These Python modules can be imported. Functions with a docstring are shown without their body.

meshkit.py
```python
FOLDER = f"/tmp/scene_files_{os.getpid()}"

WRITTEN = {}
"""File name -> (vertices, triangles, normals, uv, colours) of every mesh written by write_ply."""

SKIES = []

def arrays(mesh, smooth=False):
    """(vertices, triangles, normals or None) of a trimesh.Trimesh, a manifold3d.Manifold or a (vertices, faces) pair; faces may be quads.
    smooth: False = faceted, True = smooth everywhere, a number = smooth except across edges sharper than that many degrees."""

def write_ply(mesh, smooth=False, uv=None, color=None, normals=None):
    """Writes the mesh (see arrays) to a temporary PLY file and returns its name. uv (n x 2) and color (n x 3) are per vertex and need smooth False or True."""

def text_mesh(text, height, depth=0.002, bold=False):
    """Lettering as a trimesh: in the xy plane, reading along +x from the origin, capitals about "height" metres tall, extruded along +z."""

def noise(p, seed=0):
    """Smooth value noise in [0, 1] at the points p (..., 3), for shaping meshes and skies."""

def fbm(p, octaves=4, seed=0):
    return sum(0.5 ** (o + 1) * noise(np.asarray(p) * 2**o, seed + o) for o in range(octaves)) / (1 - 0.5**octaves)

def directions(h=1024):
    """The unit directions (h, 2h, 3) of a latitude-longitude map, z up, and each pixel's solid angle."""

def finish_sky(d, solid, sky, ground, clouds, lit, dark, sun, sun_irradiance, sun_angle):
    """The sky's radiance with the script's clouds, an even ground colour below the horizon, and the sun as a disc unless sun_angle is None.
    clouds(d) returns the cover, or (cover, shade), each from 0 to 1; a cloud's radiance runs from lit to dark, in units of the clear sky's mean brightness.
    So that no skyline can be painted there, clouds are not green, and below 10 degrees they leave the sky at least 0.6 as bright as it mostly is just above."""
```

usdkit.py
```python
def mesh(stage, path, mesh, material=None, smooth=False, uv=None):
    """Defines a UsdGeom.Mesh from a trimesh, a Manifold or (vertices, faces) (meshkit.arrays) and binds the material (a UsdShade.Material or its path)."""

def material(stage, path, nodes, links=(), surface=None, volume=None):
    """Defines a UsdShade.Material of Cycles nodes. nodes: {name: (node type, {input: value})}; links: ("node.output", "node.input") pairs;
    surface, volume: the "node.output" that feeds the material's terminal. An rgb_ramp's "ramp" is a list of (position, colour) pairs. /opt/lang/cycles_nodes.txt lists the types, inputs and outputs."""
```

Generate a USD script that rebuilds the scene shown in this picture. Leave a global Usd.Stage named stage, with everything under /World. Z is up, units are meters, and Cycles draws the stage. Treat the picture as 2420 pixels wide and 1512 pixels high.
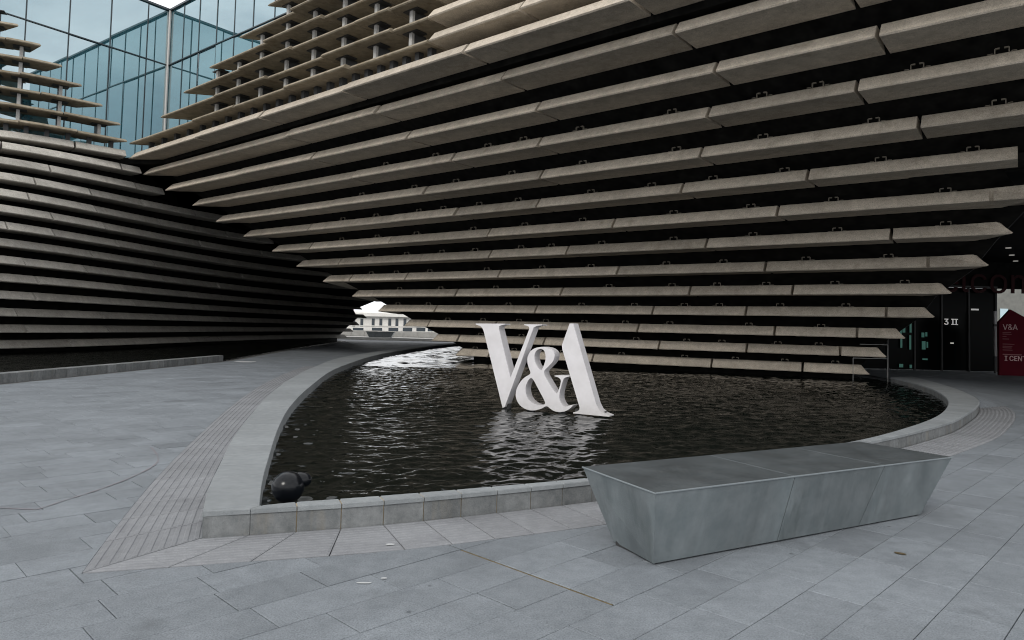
import math, random
import numpy as np, trimesh, usdkit, meshkit
import manifold3d as m3
from pxr import Usd, UsdGeom, UsdLux, UsdShade, Sdf, Gf, Vt
from scipy.interpolate import PchipInterpolator
from shapely.geometry import Polygon, box as sbox
from shapely.ops import unary_union

stage = Usd.Stage.CreateInMemory()
UsdGeom.SetStageUpAxis(stage, UsdGeom.Tokens.z)
UsdGeom.SetStageMetersPerUnit(stage, 1.0)
world = UsdGeom.Xform.Define(stage, '/World')
stage.SetDefaultPrim(world.GetPrim())
UsdGeom.Scope.Define(stage, '/World/Looks')
rng = random.Random(7)

# ------------------------------------------------------------ camera, sky, sun
EYE = 1.6
FPX, CX, CY, HOR, ROLL = 1640.0, 1210.0, 705.0, 777.9, 0.0250      # measured on the photograph at 2420 px width
PITCH = math.atan((HOR - CY) / FPX)
EXPOSURE = -0.08
SKY_STRENGTH = 0.075
SUN_AZ, SUN_EL = math.radians(205), math.radians(35)               # compass-like, from +Y towards +X
SUN_DIR = np.array([math.sin(SUN_AZ) * math.cos(SUN_EL), math.cos(SUN_AZ) * math.cos(SUN_EL), math.sin(SUN_EL)])

camera = UsdGeom.Camera.Define(stage, '/World/camera')
camera.CreateHorizontalApertureAttr(36.0)
camera.CreateVerticalApertureAttr(22.5)
camera.CreateFocalLengthAttr(FPX / 2420 * 36)
camera.CreateVerticalApertureOffsetAttr(-(756.25 - CY) / 2420 * 36)
camera.CreateClippingRangeAttr(Gf.Vec2f(0.1, 2000))
camera.CreateExposureAttr(EXPOSURE)
_c, _s = math.cos(ROLL), math.sin(ROLL)
_f = np.array([0, math.cos(PITCH), math.sin(PITCH)]); _u = np.array([0, -math.sin(PITCH), math.cos(PITCH)]); _r = np.array([1.0, 0, 0])
_R, _U = _r * _c + _u * _s, -_r * _s + _u * _c
camera.AddTransformOp().Set(Gf.Matrix4d(*_R, 0, *_U, 0, *(-_f), 0, 0, 0, EYE, 1))

usdkit.material(stage, '/World/Looks/sky_look', {
    'sky': ('sky_texture', {'sky_type': 'single_scattering', 'sun_disc': False, 'sun_elevation': SUN_EL, 'sun_rotation': SUN_AZ}),
    'tc': ('texture_coordinate', {}),
    'mp': ('mapping', {'scale': (1.0, 1.0, 2.2)}),
    'n': ('noise_texture', {'scale': 2.6, 'detail': 7, 'roughness': 0.58, 'distortion': 0.3}),
    'r': ('rgb_ramp', {'ramp': [(0.30, (0.7, 0.7, 0.7)), (0.5, (0.95, 0.95, 0.95)), (0.7, (1, 1, 1))]}),
    'r2': ('rgb_ramp', {'ramp': [(0.28, (14.0, 14.6, 15.6)), (0.5, (19.0, 19.3, 19.8)), (0.75, (26.0, 26.0, 26.0))]}),
    'mix': ('mix', {}),
    'bg': ('background_shader', {'strength': SKY_STRENGTH}),
}, [('tc.generated', 'mp.vector'), ('mp.vector', 'n.vector'), ('n.fac', 'r.fac'), ('n.fac', 'r2.fac'), ('r.color', 'mix.fac'),
    ('sky.color', 'mix.color1'), ('r2.color', 'mix.color2'), ('mix.color', 'bg.color')], surface='bg.background')
dome = UsdLux.DomeLight.Define(stage, '/World/sky')
UsdShade.MaterialBindingAPI.Apply(dome.GetPrim()).Bind(UsdShade.Material.Get(stage, '/World/Looks/sky_look'))
dome.GetPrim().SetCustomDataByKey('kind', 'structure')
sun = UsdLux.DistantLight.Define(stage, '/World/sun')
sun.CreateIntensityAttr(0.4); sun.CreateAngleAttr(16.0); sun.CreateNormalizeAttr(True); sun.CreateColorAttr(Gf.Vec3f(1.0, 0.96, 0.9))
_z = SUN_DIR; _x = np.cross([0, 0, 1], _z); _x /= np.linalg.norm(_x); _y = np.cross(_z, _x)
sun.AddTransformOp().Set(Gf.Matrix4d(*_x, 0, *_y, 0, *_z, 0, 0, 0, 30, 1))

# ------------------------------------------------------------ helpers
def ray(u, v):
    dx, dy = u - CX, v - CY
    x, y = (dx * _c + dy * _s) / FPX, -(-dx * _s + dy * _c) / FPX
    return np.array([x, math.cos(PITCH) - y * math.sin(PITCH), math.sin(PITCH) + y * math.cos(PITCH)])
def ground(u, v, z=0.0):
    d = ray(u, v); return (d * (z - EYE) / d[2])[:2]
def at_depth(u, v, Y):
    d = ray(u, v); p = d * Y / d[1]; p[2] += EYE; return p
def at_z(u, Y, z):
    """the point in column u of the survey picture at depth Y and height z"""
    a, b = ray(u, 300), ray(u, 1100)
    ta, tb = a[2] / a[1], b[2] / b[1]
    t = ((z - EYE) / Y - ta) / (tb - ta)
    d = ray(u, 300 + 800 * t)
    return np.array([d[0] / d[1] * Y, Y])

used = {}
def numbered(path):
    n = used.get(path, -1) + 1; used[path] = n
    return path if n == 0 else f'{path}_{n:03d}'
def put(name, mesh, mat, parent=None, tone=None, smooth=False):
    path = numbered((str(parent.GetPath()) if parent else '/World') + '/' + name)
    m = usdkit.mesh(stage, path, mesh, '/World/Looks/' + mat, smooth=smooth)
    if tone is not None:
        n = len(m.GetPointsAttr().Get())
        vals = np.full(n, tone, np.float32) if np.ndim(tone) == 0 else np.asarray(tone, np.float32)
        UsdGeom.PrimvarsAPI(m).CreatePrimvar('tone', Sdf.ValueTypeNames.FloatArray, 'vertex').Set(Vt.FloatArray.FromNumpy(vals))
    return m.GetPrim()
def tag(p, label=None, cat=None, group=None, kind=None):
    for k, v in (('label', label), ('category', cat), ('group', group), ('kind', kind)):
        if v: p.SetCustomDataByKey(k, v)
    return p
def thing(name, label=None, cat=None, group=None, kind=None, parent=None):
    x = UsdGeom.Xform.Define(stage, numbered((str(parent.GetPath()) if parent else '/World') + '/' + name))
    return tag(x.GetPrim(), label, cat, group, kind)
def bx(cx, cy, cz, sx, sy, sz, rot=0.0, bev=0.0):
    if bev:
        b = m3.Manifold.cube([sx - 2 * bev, sy - 2 * bev, sz], True)
        b = (b + m3.Manifold.cube([sx, sy - 2 * bev, sz - 2 * bev], True) + m3.Manifold.cube([sx - 2 * bev, sy, sz - 2 * bev], True)).hull()
        mm = b.to_mesh(); t = trimesh.Trimesh(mm.vert_properties[:, :3], mm.tri_verts, process=False)
    else:
        t = trimesh.creation.box([sx, sy, sz])
    if rot: t.apply_transform(trimesh.transformations.rotation_matrix(rot, [0, 0, 1]))
    t.apply_translation([cx, cy, cz]); return t
def cat(ms): return trimesh.util.concatenate(ms)
def hullmesh(points):
    return trimesh.convex.convex_hull(np.asarray(points, float))
def extrude(poly, z0, z1):
    """shapely polygon to a closed prism"""
    polys = list(poly.geoms) if hasattr(poly, 'geoms') else [poly]
    out = []
    for q in polys:
        if q.geom_type != 'Polygon' or q.area < 1e-5: continue
        rings = [np.array(q.exterior.coords)[:-1]] + [np.array(i.coords)[:-1] for i in q.interiors]
        cs = m3.CrossSection([r.tolist() for r in rings], m3.FillRule.EvenOdd)
        mm = m3.Manifold.extrude(cs, z1 - z0).translate([0, 0, z0]).to_mesh()
        if len(mm.tri_verts): out.append(trimesh.Trimesh(mm.vert_properties[:, :3], mm.tri_verts, process=False))
    return cat(out) if out else None
def strip(A, B, closed=False):
    """quads between two polylines of 3-D points"""
    n = len(A); v = np.vstack([A, B]); f = []
    for i in range(n - 1 + closed):
        j = (i + 1) % n; f += [[i, j, n + j], [i, n + j, n + i]]
    return trimesh.Trimesh(v, f, process=False)
def loft(rows):
    """closed tube of section rings (list of k x 3), capped"""
    rows = np.asarray(rows); n, k, _ = rows.shape; v = rows.reshape(-1, 3); f = []
    for i in range(n - 1):
        for j in range(k):
            a, b, c, d = i * k + j, i * k + (j + 1) % k, (i + 1) * k + (j + 1) % k, (i + 1) * k + j
            f += [[a, b, c], [a, c, d]]
    for j in range(1, k - 1):
        f += [[0, j + 1, j], [(n - 1) * k, (n - 1) * k + j, (n - 1) * k + j + 1]]
    t = trimesh.Trimesh(v, f, process=False)
    if t.volume < 0: t.invert()
    return t

# ------------------------------------------------------------ materials
def mat(name, nodes, links, surface='p.BSDF'):
    usdkit.material(stage, '/World/Looks/' + name, nodes, links, surface=surface)
def stone(name, dark, light, scale, rough, bump=0.004, blot=0.6, blot_scale=1.3, stain=None, stain_amount=0.0, streak=False, tone=True, spec=0.3, speck=140, gum=False, grain=1.0):
    """granular mineral surface: fine grain, broad blotches, optional stains and a per-piece tone"""
    nodes = {
        'g': ('geometry', {}), 'mp': ('mapping', {'scale': (1, 1, 0.16) if streak else (1, 1, 1)}),
        'n1': ('noise_texture', {'scale': scale, 'detail': 6, 'roughness': 0.65}),
        'n2': ('noise_texture', {'scale': blot_scale, 'detail': 5, 'roughness': 0.6, 'distortion': 0.4}),
        'n3': ('noise_texture', {'scale': speck, 'detail': 2, 'roughness': 0.6}),
        'r1': ('rgb_ramp', {'ramp': [(0.28, dark), (0.72, light)]}),
        'r2': ('rgb_ramp', {'ramp': [(0.3, (1 - 0.45 * blot,) * 3), (0.7, (1 + 0.25 * blot,) * 3)]}),
        'r3': ('rgb_ramp', {'ramp': [(0.3, (1 - 0.2 * grain,) * 3), (0.5, (1, 1, 1)), (0.75, (1 + 0.14 * grain,) * 3)]}),
        'm1': ('mix', {'mix_type': 'multiply', 'fac': 1.0}), 'm2': ('mix', {'mix_type': 'multiply', 'fac': 1.0}),
        'b': ('bump', {'strength': 0.6, 'distance': bump}),
        'p': ('principled_bsdf', {'roughness': rough, 'specular_ior_level': spec}),
    }
    links = [('g.position', 'n1.vector'), ('g.position', 'mp.vector'), ('mp.vector', 'n2.vector'), ('g.position', 'n3.vector'), ('n1.fac', 'r1.fac'), ('n2.fac', 'r2.fac'), ('n3.fac', 'r3.fac'),
             ('r1.color', 'm1.color1'), ('r2.color', 'm1.color2'), ('m1.color', 'm2.color1'), ('r3.color', 'm2.color2'), ('n3.fac', 'b.height'), ('b.normal', 'p.normal')]
    last = 'm2.color'
    if gum:
        nodes['v'] = ('voronoi_texture', {'scale': 1.9, 'randomness': 1.0}); nodes['vn'] = ('noise_texture', {'scale': 45, 'detail': 2})
        nodes['va'] = ('math', {'math_type': 'multiply_add', 'value2': 0.05}); nodes['rv'] = ('rgb_ramp', {'ramp': [(0.050, (0.55,) * 3), (0.062, (1, 1, 1))]})
        nodes['mv'] = ('mix', {'mix_type': 'multiply', 'fac': 1.0})
        links += [('g.position', 'v.vector'), ('g.position', 'vn.vector'), ('vn.fac', 'va.value1'), ('v.distance', 'va.value3'), ('va.value', 'rv.fac'), (last, 'mv.color1'), ('rv.color', 'mv.color2')]; last = 'mv.color'
    if stain:
        nodes['n4'] = ('noise_texture', {'scale': 2.3, 'detail': 8, 'roughness': 0.7})
        nodes['r4'] = ('rgb_ramp', {'ramp': [(0.56, (0, 0, 0)), (0.7, (stain_amount,) * 3)]})
        nodes['m4'] = ('mix', {'color2': stain})
        links += [('mp.vector', 'n4.vector'), ('n4.fac', 'r4.fac'), ('r4.color', 'm4.fac'), (last, 'm4.color1')]; last = 'm4.color'
    if tone:
        nodes['a'] = ('attribute', {'attribute': 'tone'}); nodes['m5'] = ('mix', {'mix_type': 'multiply', 'fac': 1.0})
        links += [('a.color', 'm5.color2'), (last, 'm5.color1')]; last = 'm5.color'
    mat(name, nodes, links + [(last, 'p.base_color')])
def plain(name, color, rough=0.5, metallic=0.0, spec=0.5, noise=0.0, nscale=20, emit=None, strength=1.0, **kw):
    nodes = {'p': ('principled_bsdf', {'base_color': color, 'roughness': rough, 'metallic': metallic, 'specular_ior_level': spec, **({'emission_color': emit, 'emission_strength': strength} if emit else {}), **kw})}
    links = []
    if noise:
        nodes['g'] = ('geometry', {}); nodes['n'] = ('noise_texture', {'scale': nscale, 'detail': 5, 'roughness': 0.6})
        nodes['r'] = ('rgb_ramp', {'ramp': [(0.3, tuple(c * (1 - noise) for c in color)), (0.7, tuple(min(1, c * (1 + noise)) for c in color))]})
        links = [('g.position', 'n.vector'), ('n.fac', 'r.fac'), ('r.color', 'p.base_color')]
    mat(name, nodes, links)

stone('granite', (0.154, 0.170, 0.185), (0.202, 0.220, 0.237), 9, 0.66, bump=0.007, blot=0.42, blot_scale=1.1, speck=95, grain=1.5, stain=(0.105, 0.113, 0.12), stain_amount=0.45, gum=True)
stone('ribbed_granite', (0.185, 0.19, 0.20), (0.235, 0.24, 0.25), 11, 0.65, blot=0.3, blot_scale=0.9, stain=(0.10, 0.10, 0.11), stain_amount=0.45)
stone('coping_granite', (0.20, 0.215, 0.222), (0.262, 0.276, 0.282), 10, 0.6, blot=0.3, blot_scale=1.0, stain=(0.19, 0.20, 0.20), stain_amount=0.5)
stone('kerb_granite', (0.12, 0.128, 0.13), (0.20, 0.205, 0.205), 14, 0.7, blot=0.55, blot_scale=4.0, stain=(0.235, 0.205, 0.155), stain_amount=0.5, streak=True)
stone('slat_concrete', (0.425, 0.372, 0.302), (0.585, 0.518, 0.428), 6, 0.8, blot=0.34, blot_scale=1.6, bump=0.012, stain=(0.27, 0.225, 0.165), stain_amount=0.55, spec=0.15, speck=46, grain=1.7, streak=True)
stone('shaded_slat_concrete', (0.34, 0.318, 0.282), (0.465, 0.44, 0.395), 6, 0.8, blot=0.34, blot_scale=1.6, bump=0.012, stain=(0.22, 0.20, 0.17), stain_amount=0.55, spec=0.15, speck=46, grain=1.7, streak=True)  # slat concrete again, greyed and darkened for the weaker light on the left wing
stone('lattice_concrete', (0.20, 0.165, 0.115), (0.34, 0.295, 0.225), 5, 0.75, blot=0.5, blot_scale=1.5, bump=0.006, stain=(0.15, 0.10, 0.04), stain_amount=0.5, spec=0.2, speck=70)
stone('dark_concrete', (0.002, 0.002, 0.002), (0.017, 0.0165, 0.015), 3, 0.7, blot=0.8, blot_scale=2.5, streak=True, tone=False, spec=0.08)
stone('plaza_stone', (0.15, 0.16, 0.17), (0.20, 0.21, 0.22), 3, 0.7, blot=0.3, tone=False)
stone('pale_render', (0.62, 0.60, 0.56), (0.74, 0.72, 0.68), 2, 0.8, blot=0.2, tone=False)
stone('bench_zinc', (0.084, 0.101, 0.107), (0.136, 0.152, 0.158), 5, 0.42, blot=0.8, blot_scale=2.6, bump=0.003, stain=(0.05, 0.06, 0.06), stain_amount=0.75, streak=True, spec=0.5, speck=220)
plain('joint_bed', (0.085, 0.085, 0.082), 0.9, noise=0.4)
plain('mortar', (0.30, 0.235, 0.15), 0.9, noise=0.35, nscale=9)
plain('moss_joint', (0.10, 0.075, 0.035), 0.95, noise=0.4)
plain('lattice_post', (0.40, 0.39, 0.37), 0.6, noise=0.15)
plain('dark_steel', (0.03, 0.03, 0.03), 0.5, noise=0.2)
plain('bracket_steel', (0.17, 0.15, 0.118), 0.5, metallic=0.3)
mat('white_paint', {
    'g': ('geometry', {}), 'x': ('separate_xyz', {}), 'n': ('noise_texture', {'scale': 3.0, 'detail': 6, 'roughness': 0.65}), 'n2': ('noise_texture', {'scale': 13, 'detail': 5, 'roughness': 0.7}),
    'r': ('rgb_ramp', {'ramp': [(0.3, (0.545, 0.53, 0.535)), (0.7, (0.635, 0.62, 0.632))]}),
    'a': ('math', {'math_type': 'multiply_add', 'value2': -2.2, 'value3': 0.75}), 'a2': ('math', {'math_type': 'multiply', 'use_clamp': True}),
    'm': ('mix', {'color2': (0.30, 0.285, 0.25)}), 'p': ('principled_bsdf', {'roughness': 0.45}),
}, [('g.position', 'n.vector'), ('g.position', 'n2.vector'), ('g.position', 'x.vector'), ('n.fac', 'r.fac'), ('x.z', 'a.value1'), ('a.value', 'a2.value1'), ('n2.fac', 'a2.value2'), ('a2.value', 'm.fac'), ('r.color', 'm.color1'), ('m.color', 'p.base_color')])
plain('rail_metal', (0.15, 0.15, 0.145), 0.4)
plain('pale_seam', (0.155, 0.175, 0.185), 0.4)
plain('mullion', (0.025, 0.035, 0.04), 0.35)
plain('corner_mullion', (0.42, 0.40, 0.38), 0.4, metallic=0.5)
plain('coated_glass', (0.012, 0.045, 0.055), 0.012, ior=5.6, specular_tint=(0.77, 0.915, 0.96))
plain('window_glass', (0.03, 0.04, 0.05), 0.08)
plain('dark_glass', (0.004, 0.005, 0.005), 0.2, spec=0.04)
plain('banner_red', (0.085, 0.002, 0.010), 0.7, spec=0.1, noise=0.08, nscale=3)
plain('banner_print', (0.62, 0.42, 0.42), 0.6)
plain('banner_faint', (0.26, 0.09, 0.10), 0.6)
plain('sign_red', (0.035, 0.002, 0.004), 0.6, spec=0.2)
plain('black_gloss', (0.002, 0.0025, 0.0035), 0.22, spec=0.3)
plain('lit_white', (0.8, 0.8, 0.8), 0.5, emit=(1.0, 0.98, 0.95), strength=0.24)
plain('lit_teal', (0.02, 0.06, 0.05), 0.4, emit=(0.25, 0.75, 0.62), strength=0.085)
plain('lit_spot', (0.5, 0.5, 0.5), 0.4, emit=(1.0, 0.95, 0.88), strength=0.25)
plain('paper', (0.40, 0.41, 0.41), 0.7)
plain('glass_dimmed_render', (0.17, 0.17, 0.155), 0.8, noise=0.15, nscale=2)  # render colour lowered to stand for the dimming by glass in between
plain('leaf_brown', (0.07, 0.05, 0.02), 0.7)
plain('chalk_pink', (0.196, 0.186, 0.200), 0.95, spec=0.2, noise=0.10, nscale=14)
mat('pond_water', {
    'g': ('geometry', {}), 'mp': ('mapping', {'scale': (1.0, 1.0, 1.0), 'rotation': (0, 0, 0.5)}),
    'n1': ('noise_texture', {'scale': 9.0, 'detail': 3, 'roughness': 0.5, 'distortion': 0.6}),
    'n2': ('noise_texture', {'scale': 0.35, 'detail': 2}),
    'r2': ('rgb_ramp', {'ramp': [(0.35, (0.45,) * 3), (0.65, (1.0,) * 3)]}),
    'm': ('math', {'math_type': 'multiply'}),
    'b': ('bump', {'strength': 1.0, 'distance': 0.003}),
    'p': ('principled_bsdf', {'base_color': (0.002, 0.0025, 0.002), 'roughness': 0.004, 'ior': 1.28}),
}, [('g.position', 'mp.vector'), ('mp.vector', 'n1.vector'), ('g.position', 'n2.vector'), ('n2.fac', 'r2.fac'), ('n1.fac', 'm.value1'), ('r2.color', 'm.value2'), ('m.value', 'b.height'), ('b.normal', 'p.normal')])

mat('channel_water', {
    'g': ('geometry', {}), 'n1': ('noise_texture', {'scale': 3.5, 'detail': 3, 'roughness': 0.5, 'distortion': 0.6}), 'b': ('bump', {'strength': 1.0, 'distance': 0.12}),
    'p': ('principled_bsdf', {'base_color': (0.002, 0.0025, 0.002), 'roughness': 0.02, 'ior': 1.33}),
}, [('g.position', 'n1.vector'), ('n1.fac', 'b.height'), ('b.normal', 'p.normal')])

# ------------------------------------------------------------ wall surfaces (plan curves per slat row, metres)
Z0, DZ = 0.260, 0.68
CR = [0.039903, 0.015106, 0.006308, -0.000389, 0.020937, 0.013085, 0.004042, 0.000208, 0.000432, -4.6e-05]
CL = [0.0247, 0.016169, 0.005042, -4.3e-05, 0.040601, 0.024972, 0.007397, 0.096098, 0.008529, 0.043193]
DL = [0.011, -0.006, -0.012, -0.003, -0.001, 0.008, 0.017, -0.002, -0.004, -0.023, -0.001, 0.007, 0.042, -0.028]
def row_z(k):
    lo = int(max(0, min(13, math.floor(k)))); hi = min(13, lo + 1); t = min(1, max(0, k - lo))
    d = DL[lo] * (1 - t) + DL[hi] * t if k <= 13 else DL[13]
    return Z0 + DZ * k + d
def depth(side, u, k):
    c = CR if side == 'R' else CL
    k = min(k, 13.0); a, b = (u - 1210) / 1210, k / 7 - 1
    i = 0; s = 0.0
    for p in range(4):
        for q in range(4 - p):
            s += c[i] * a ** p * b ** q; i += 1
    return 1 / s
def plan(side, u, k):
    """point of the outer lower edge of row k in survey column u"""
    lim = (-60, 860) if side == 'L' else (240, 2430)
    uu = min(max(u, lim[0]), lim[1])
    kk = min(k, 13.0)
    p = at_z(uu, depth(side, uu, kk), row_z(kk))
    if uu != u:
        e = 12 if u < uu else -12
        q = at_z(uu + e, depth(side, uu + e, kk), row_z(kk))
        p = p + (p - q) / 12 * abs(u - uu)
    return p
def normals(side, P):
    T = np.gradient(P, axis=0); T /= np.linalg.norm(T, axis=1, keepdims=True)
    N = np.stack([T[:, 1], -T[:, 0]], 1)           # curves run left to right, outside is towards the camera
    return T, N
def curve(side, u0, u1, k, n):
    U = np.linspace(u0, u1, n); P = np.array([plan(side, u, k) for u in U]); return P, *normals(side, P)
def slat(P, T, N, z, h=0.34, a=0.22, d=1.30, out=0.0, mit0=0.0, mit1=0.0, gap=0.03, pitch=0.0):
    sec = [(-d, 0.03 + pitch), (-0.035, 0.0), (0.0, 0.03), (-a, h - 0.03), (-a - 0.035, h), (-d, h)]
    rows = []
    for i in range(len(P)):
        ring = []
        for (o, hgt) in sec:
            p = P[i] + N[i] * (o + out)
            if i == 0: p = p + T[i] * (gap + mit0 * (-o))
            if i == len(P) - 1: p = p - T[i] * (gap + mit1 * (-o))
            ring.append([p[0], p[1], z + hgt])
        rows.append(ring)
    return loft(rows)
def clip_mesh(P, T, N, z):
    """a pair of small angle brackets standing on the slat below the dark wall"""
    ms = []; ang = math.atan2(T[1], T[0])
    for s in (-1, 1):
        c = P + T * s * 0.12 - N * 0.245
        ms.append(bx(c[0], c[1], z + 0.045, 0.02, 0.05, 0.11, ang))
        c2 = P + T * s * 0.075 - N * 0.245
        ms.append(bx(c2[0], c2[1], z + 0.10, 0.075, 0.05, 0.026, ang))
        c3 = P + T * s * 0.20 - N * 0.245
        ms.append(bx(c3[0], c3[1], z + 0.012, 0.09, 0.03, 0.012, ang))
    return cat(ms)

# joints of each row, survey columns
RJ = {
0: [1076, 1153, 1270, 1398, 1680, 1896, 2056], 1: [1021, 1080, 1283, 1555, 1763, 1985, 2096], 2: [955, 1010, 1167, 1323, 1505, 1829, 2025, 2141],
3: [893, 1026, 1263, 1540, 1761, 2094, 2210], 4: [831, 878, 1075, 1323, 1627, 1871, 2251], 5: [762, 824, 956, 1176, 1456, 1806, 2193, 2338],
6: [698, 797, 990, 1153, 1336, 1666, 2105, 2396], 7: [642, 730, 916, 1150, 1446, 1835, 2343, 2475], 8: [572, 725, 923, 1073, 1266, 1608, 1906, 2411],
9: [508, 637, 781, 1000, 1275, 1653, 2170, 2500, 2700, 3050, 3400], 10: [453, 547, 637, 830, 1066, 1270, 1670, 2022, 2480, 2760, 3080, 3400], 11: [390, 562, 735, 960, 1266, 1687, 2072, 2560, 2820, 3150, 3400],
12: [335, 410, 550, 673, 885, 1183, 1591, 1995, 2440, 2860, 3400], 13: [302, 458, 610, 808, 1094, 1490, 1850, 2330, 2880, 3400],
14: [1006, 1224, 1600, 2000, 2450, 2880], 15: [1004, 1270, 1700, 2200, 2880], 16: [1004, 1400, 1900, 2400, 2880]}
FLUSH = {(7, 916), (8, 923), (6, 990), (9, 637), (9, 781), (10, 637), (10, 547), (11, 562), (12, 550), (12, 410), (0, 1270), (2, 1323), (4, 878)}
LJ = {
0: [-260, 172, 453, 520, 670, 780, 822], 1: [-300, 65, 258, 673, 760, 836], 2: [-250, 42, 245, 358, 445, 548, 720, 850], 3: [-280, 87, 322, 500, 650, 780, 868],
4: [-260, 93, 297, 445, 600, 740, 858], 5: [-270, 60, 208, 390, 520, 700, 902], 6: [-200, 223, 370, 575, 700, 850], 7: [-240, 18, 130, 280, 535, 690, 850],
8: [-250, 125, 250, 478, 620, 740], 9: [-220, 70, 230, 380, 540, 650], 10: [-240, 85, 217, 340, 462, 560], 11: [-230, 120, 323, 393], 12: [-260, 2, 288, 337], 13: [-240, 178, 301]}

right = thing('museum_wing', 'large dark museum wing leaning over the pond, clad in long pale concrete slats', 'building')
left = thing('museum_wing', 'shadowy left museum wing of stacked concrete slats behind the low stone kerb', 'building')
def build_rows(side, root, J):
    for k, js in J.items():
        for i in range(len(js) - 1):
            u0, u1 = js[i], js[i + 1]
            n = 3 if abs(u1 - u0) < 130 else 5 if abs(u1 - u0) < 300 else 7
            P, T, N = curve(side, u0, u1, k, n)
            first = i == 0 and side == 'R' and k < 14; lastp = i == len(js) - 2 and k < 8
            g0 = 0.0 if first else 0.045; g1 = 0.045
            if (k, u0) in FLUSH: g0 = 0.006
            if (k, u1) in FLUSH: g1 = 0.006
            far = rng.uniform(-0.05, 0.05) if (side == 'L' or u1 < 1250) else rng.uniform(-0.015, 0.015)
            m = slat(P, T, N, row_z(k), out=far, mit0=1.0 if first else 0.0, mit1=1.0 if lastp else 0.0, gap=0)
            # open the joints
            L = np.linalg.norm(P[-1] - P[0])
            v = np.array(m.vertices).reshape(n, 6, 3)
            v[0, :, :2] += T[0] * g0; v[-1, :, :2] -= T[-1] * g1
            m.vertices = v.reshape(-1, 3)
            put('slat', m, 'slat_concrete' if side == 'R' else 'shaded_slat_concrete', root, tone=rng.uniform(0.84, 1.12))
            # fixings above the slat
            if k <= 10 and (side == 'R') and u1 > 900 and L > 1.5:
                for t in ((0.3, 0.78) if L > 3 else (0.5,)):
                    uu = u0 + (u1 - u0) * (t + rng.uniform(-0.08, 0.08))
                    Pq, Tq, Nq = curve(side, uu - 4, uu + 4, k, 3)
                    put('fixing_bracket', clip_mesh(Pq[1], Tq[1], Nq[1], row_z(k) + 0.34), 'bracket_steel', root)
build_rows('R', right, RJ)
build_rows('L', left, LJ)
# slats that turn the corner at the two ends of the right wing
for k in range(0, 10):
    for end in (0, 1):
        if (end == 1 and k > 7) or (end == 0 and k > 5): continue
        p = plan('R', RJ[k][0 if end == 0 else -1], k)
        if end == 0: A = np.array([p + [0.0, s] for s in (6.0, 3.0, 0.02)])
        else: A = np.array([p + [0.0, s] for s in (0.02, 3.0, 6.0)])
        T, N = normals('R', A)
        put('slat', slat(A, T, N, row_z(k), mit0=0 if end == 0 else 1, mit1=1 if end == 0 else 0, gap=0), 'slat_concrete', right, tone=rng.uniform(0.9, 1.05))

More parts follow.
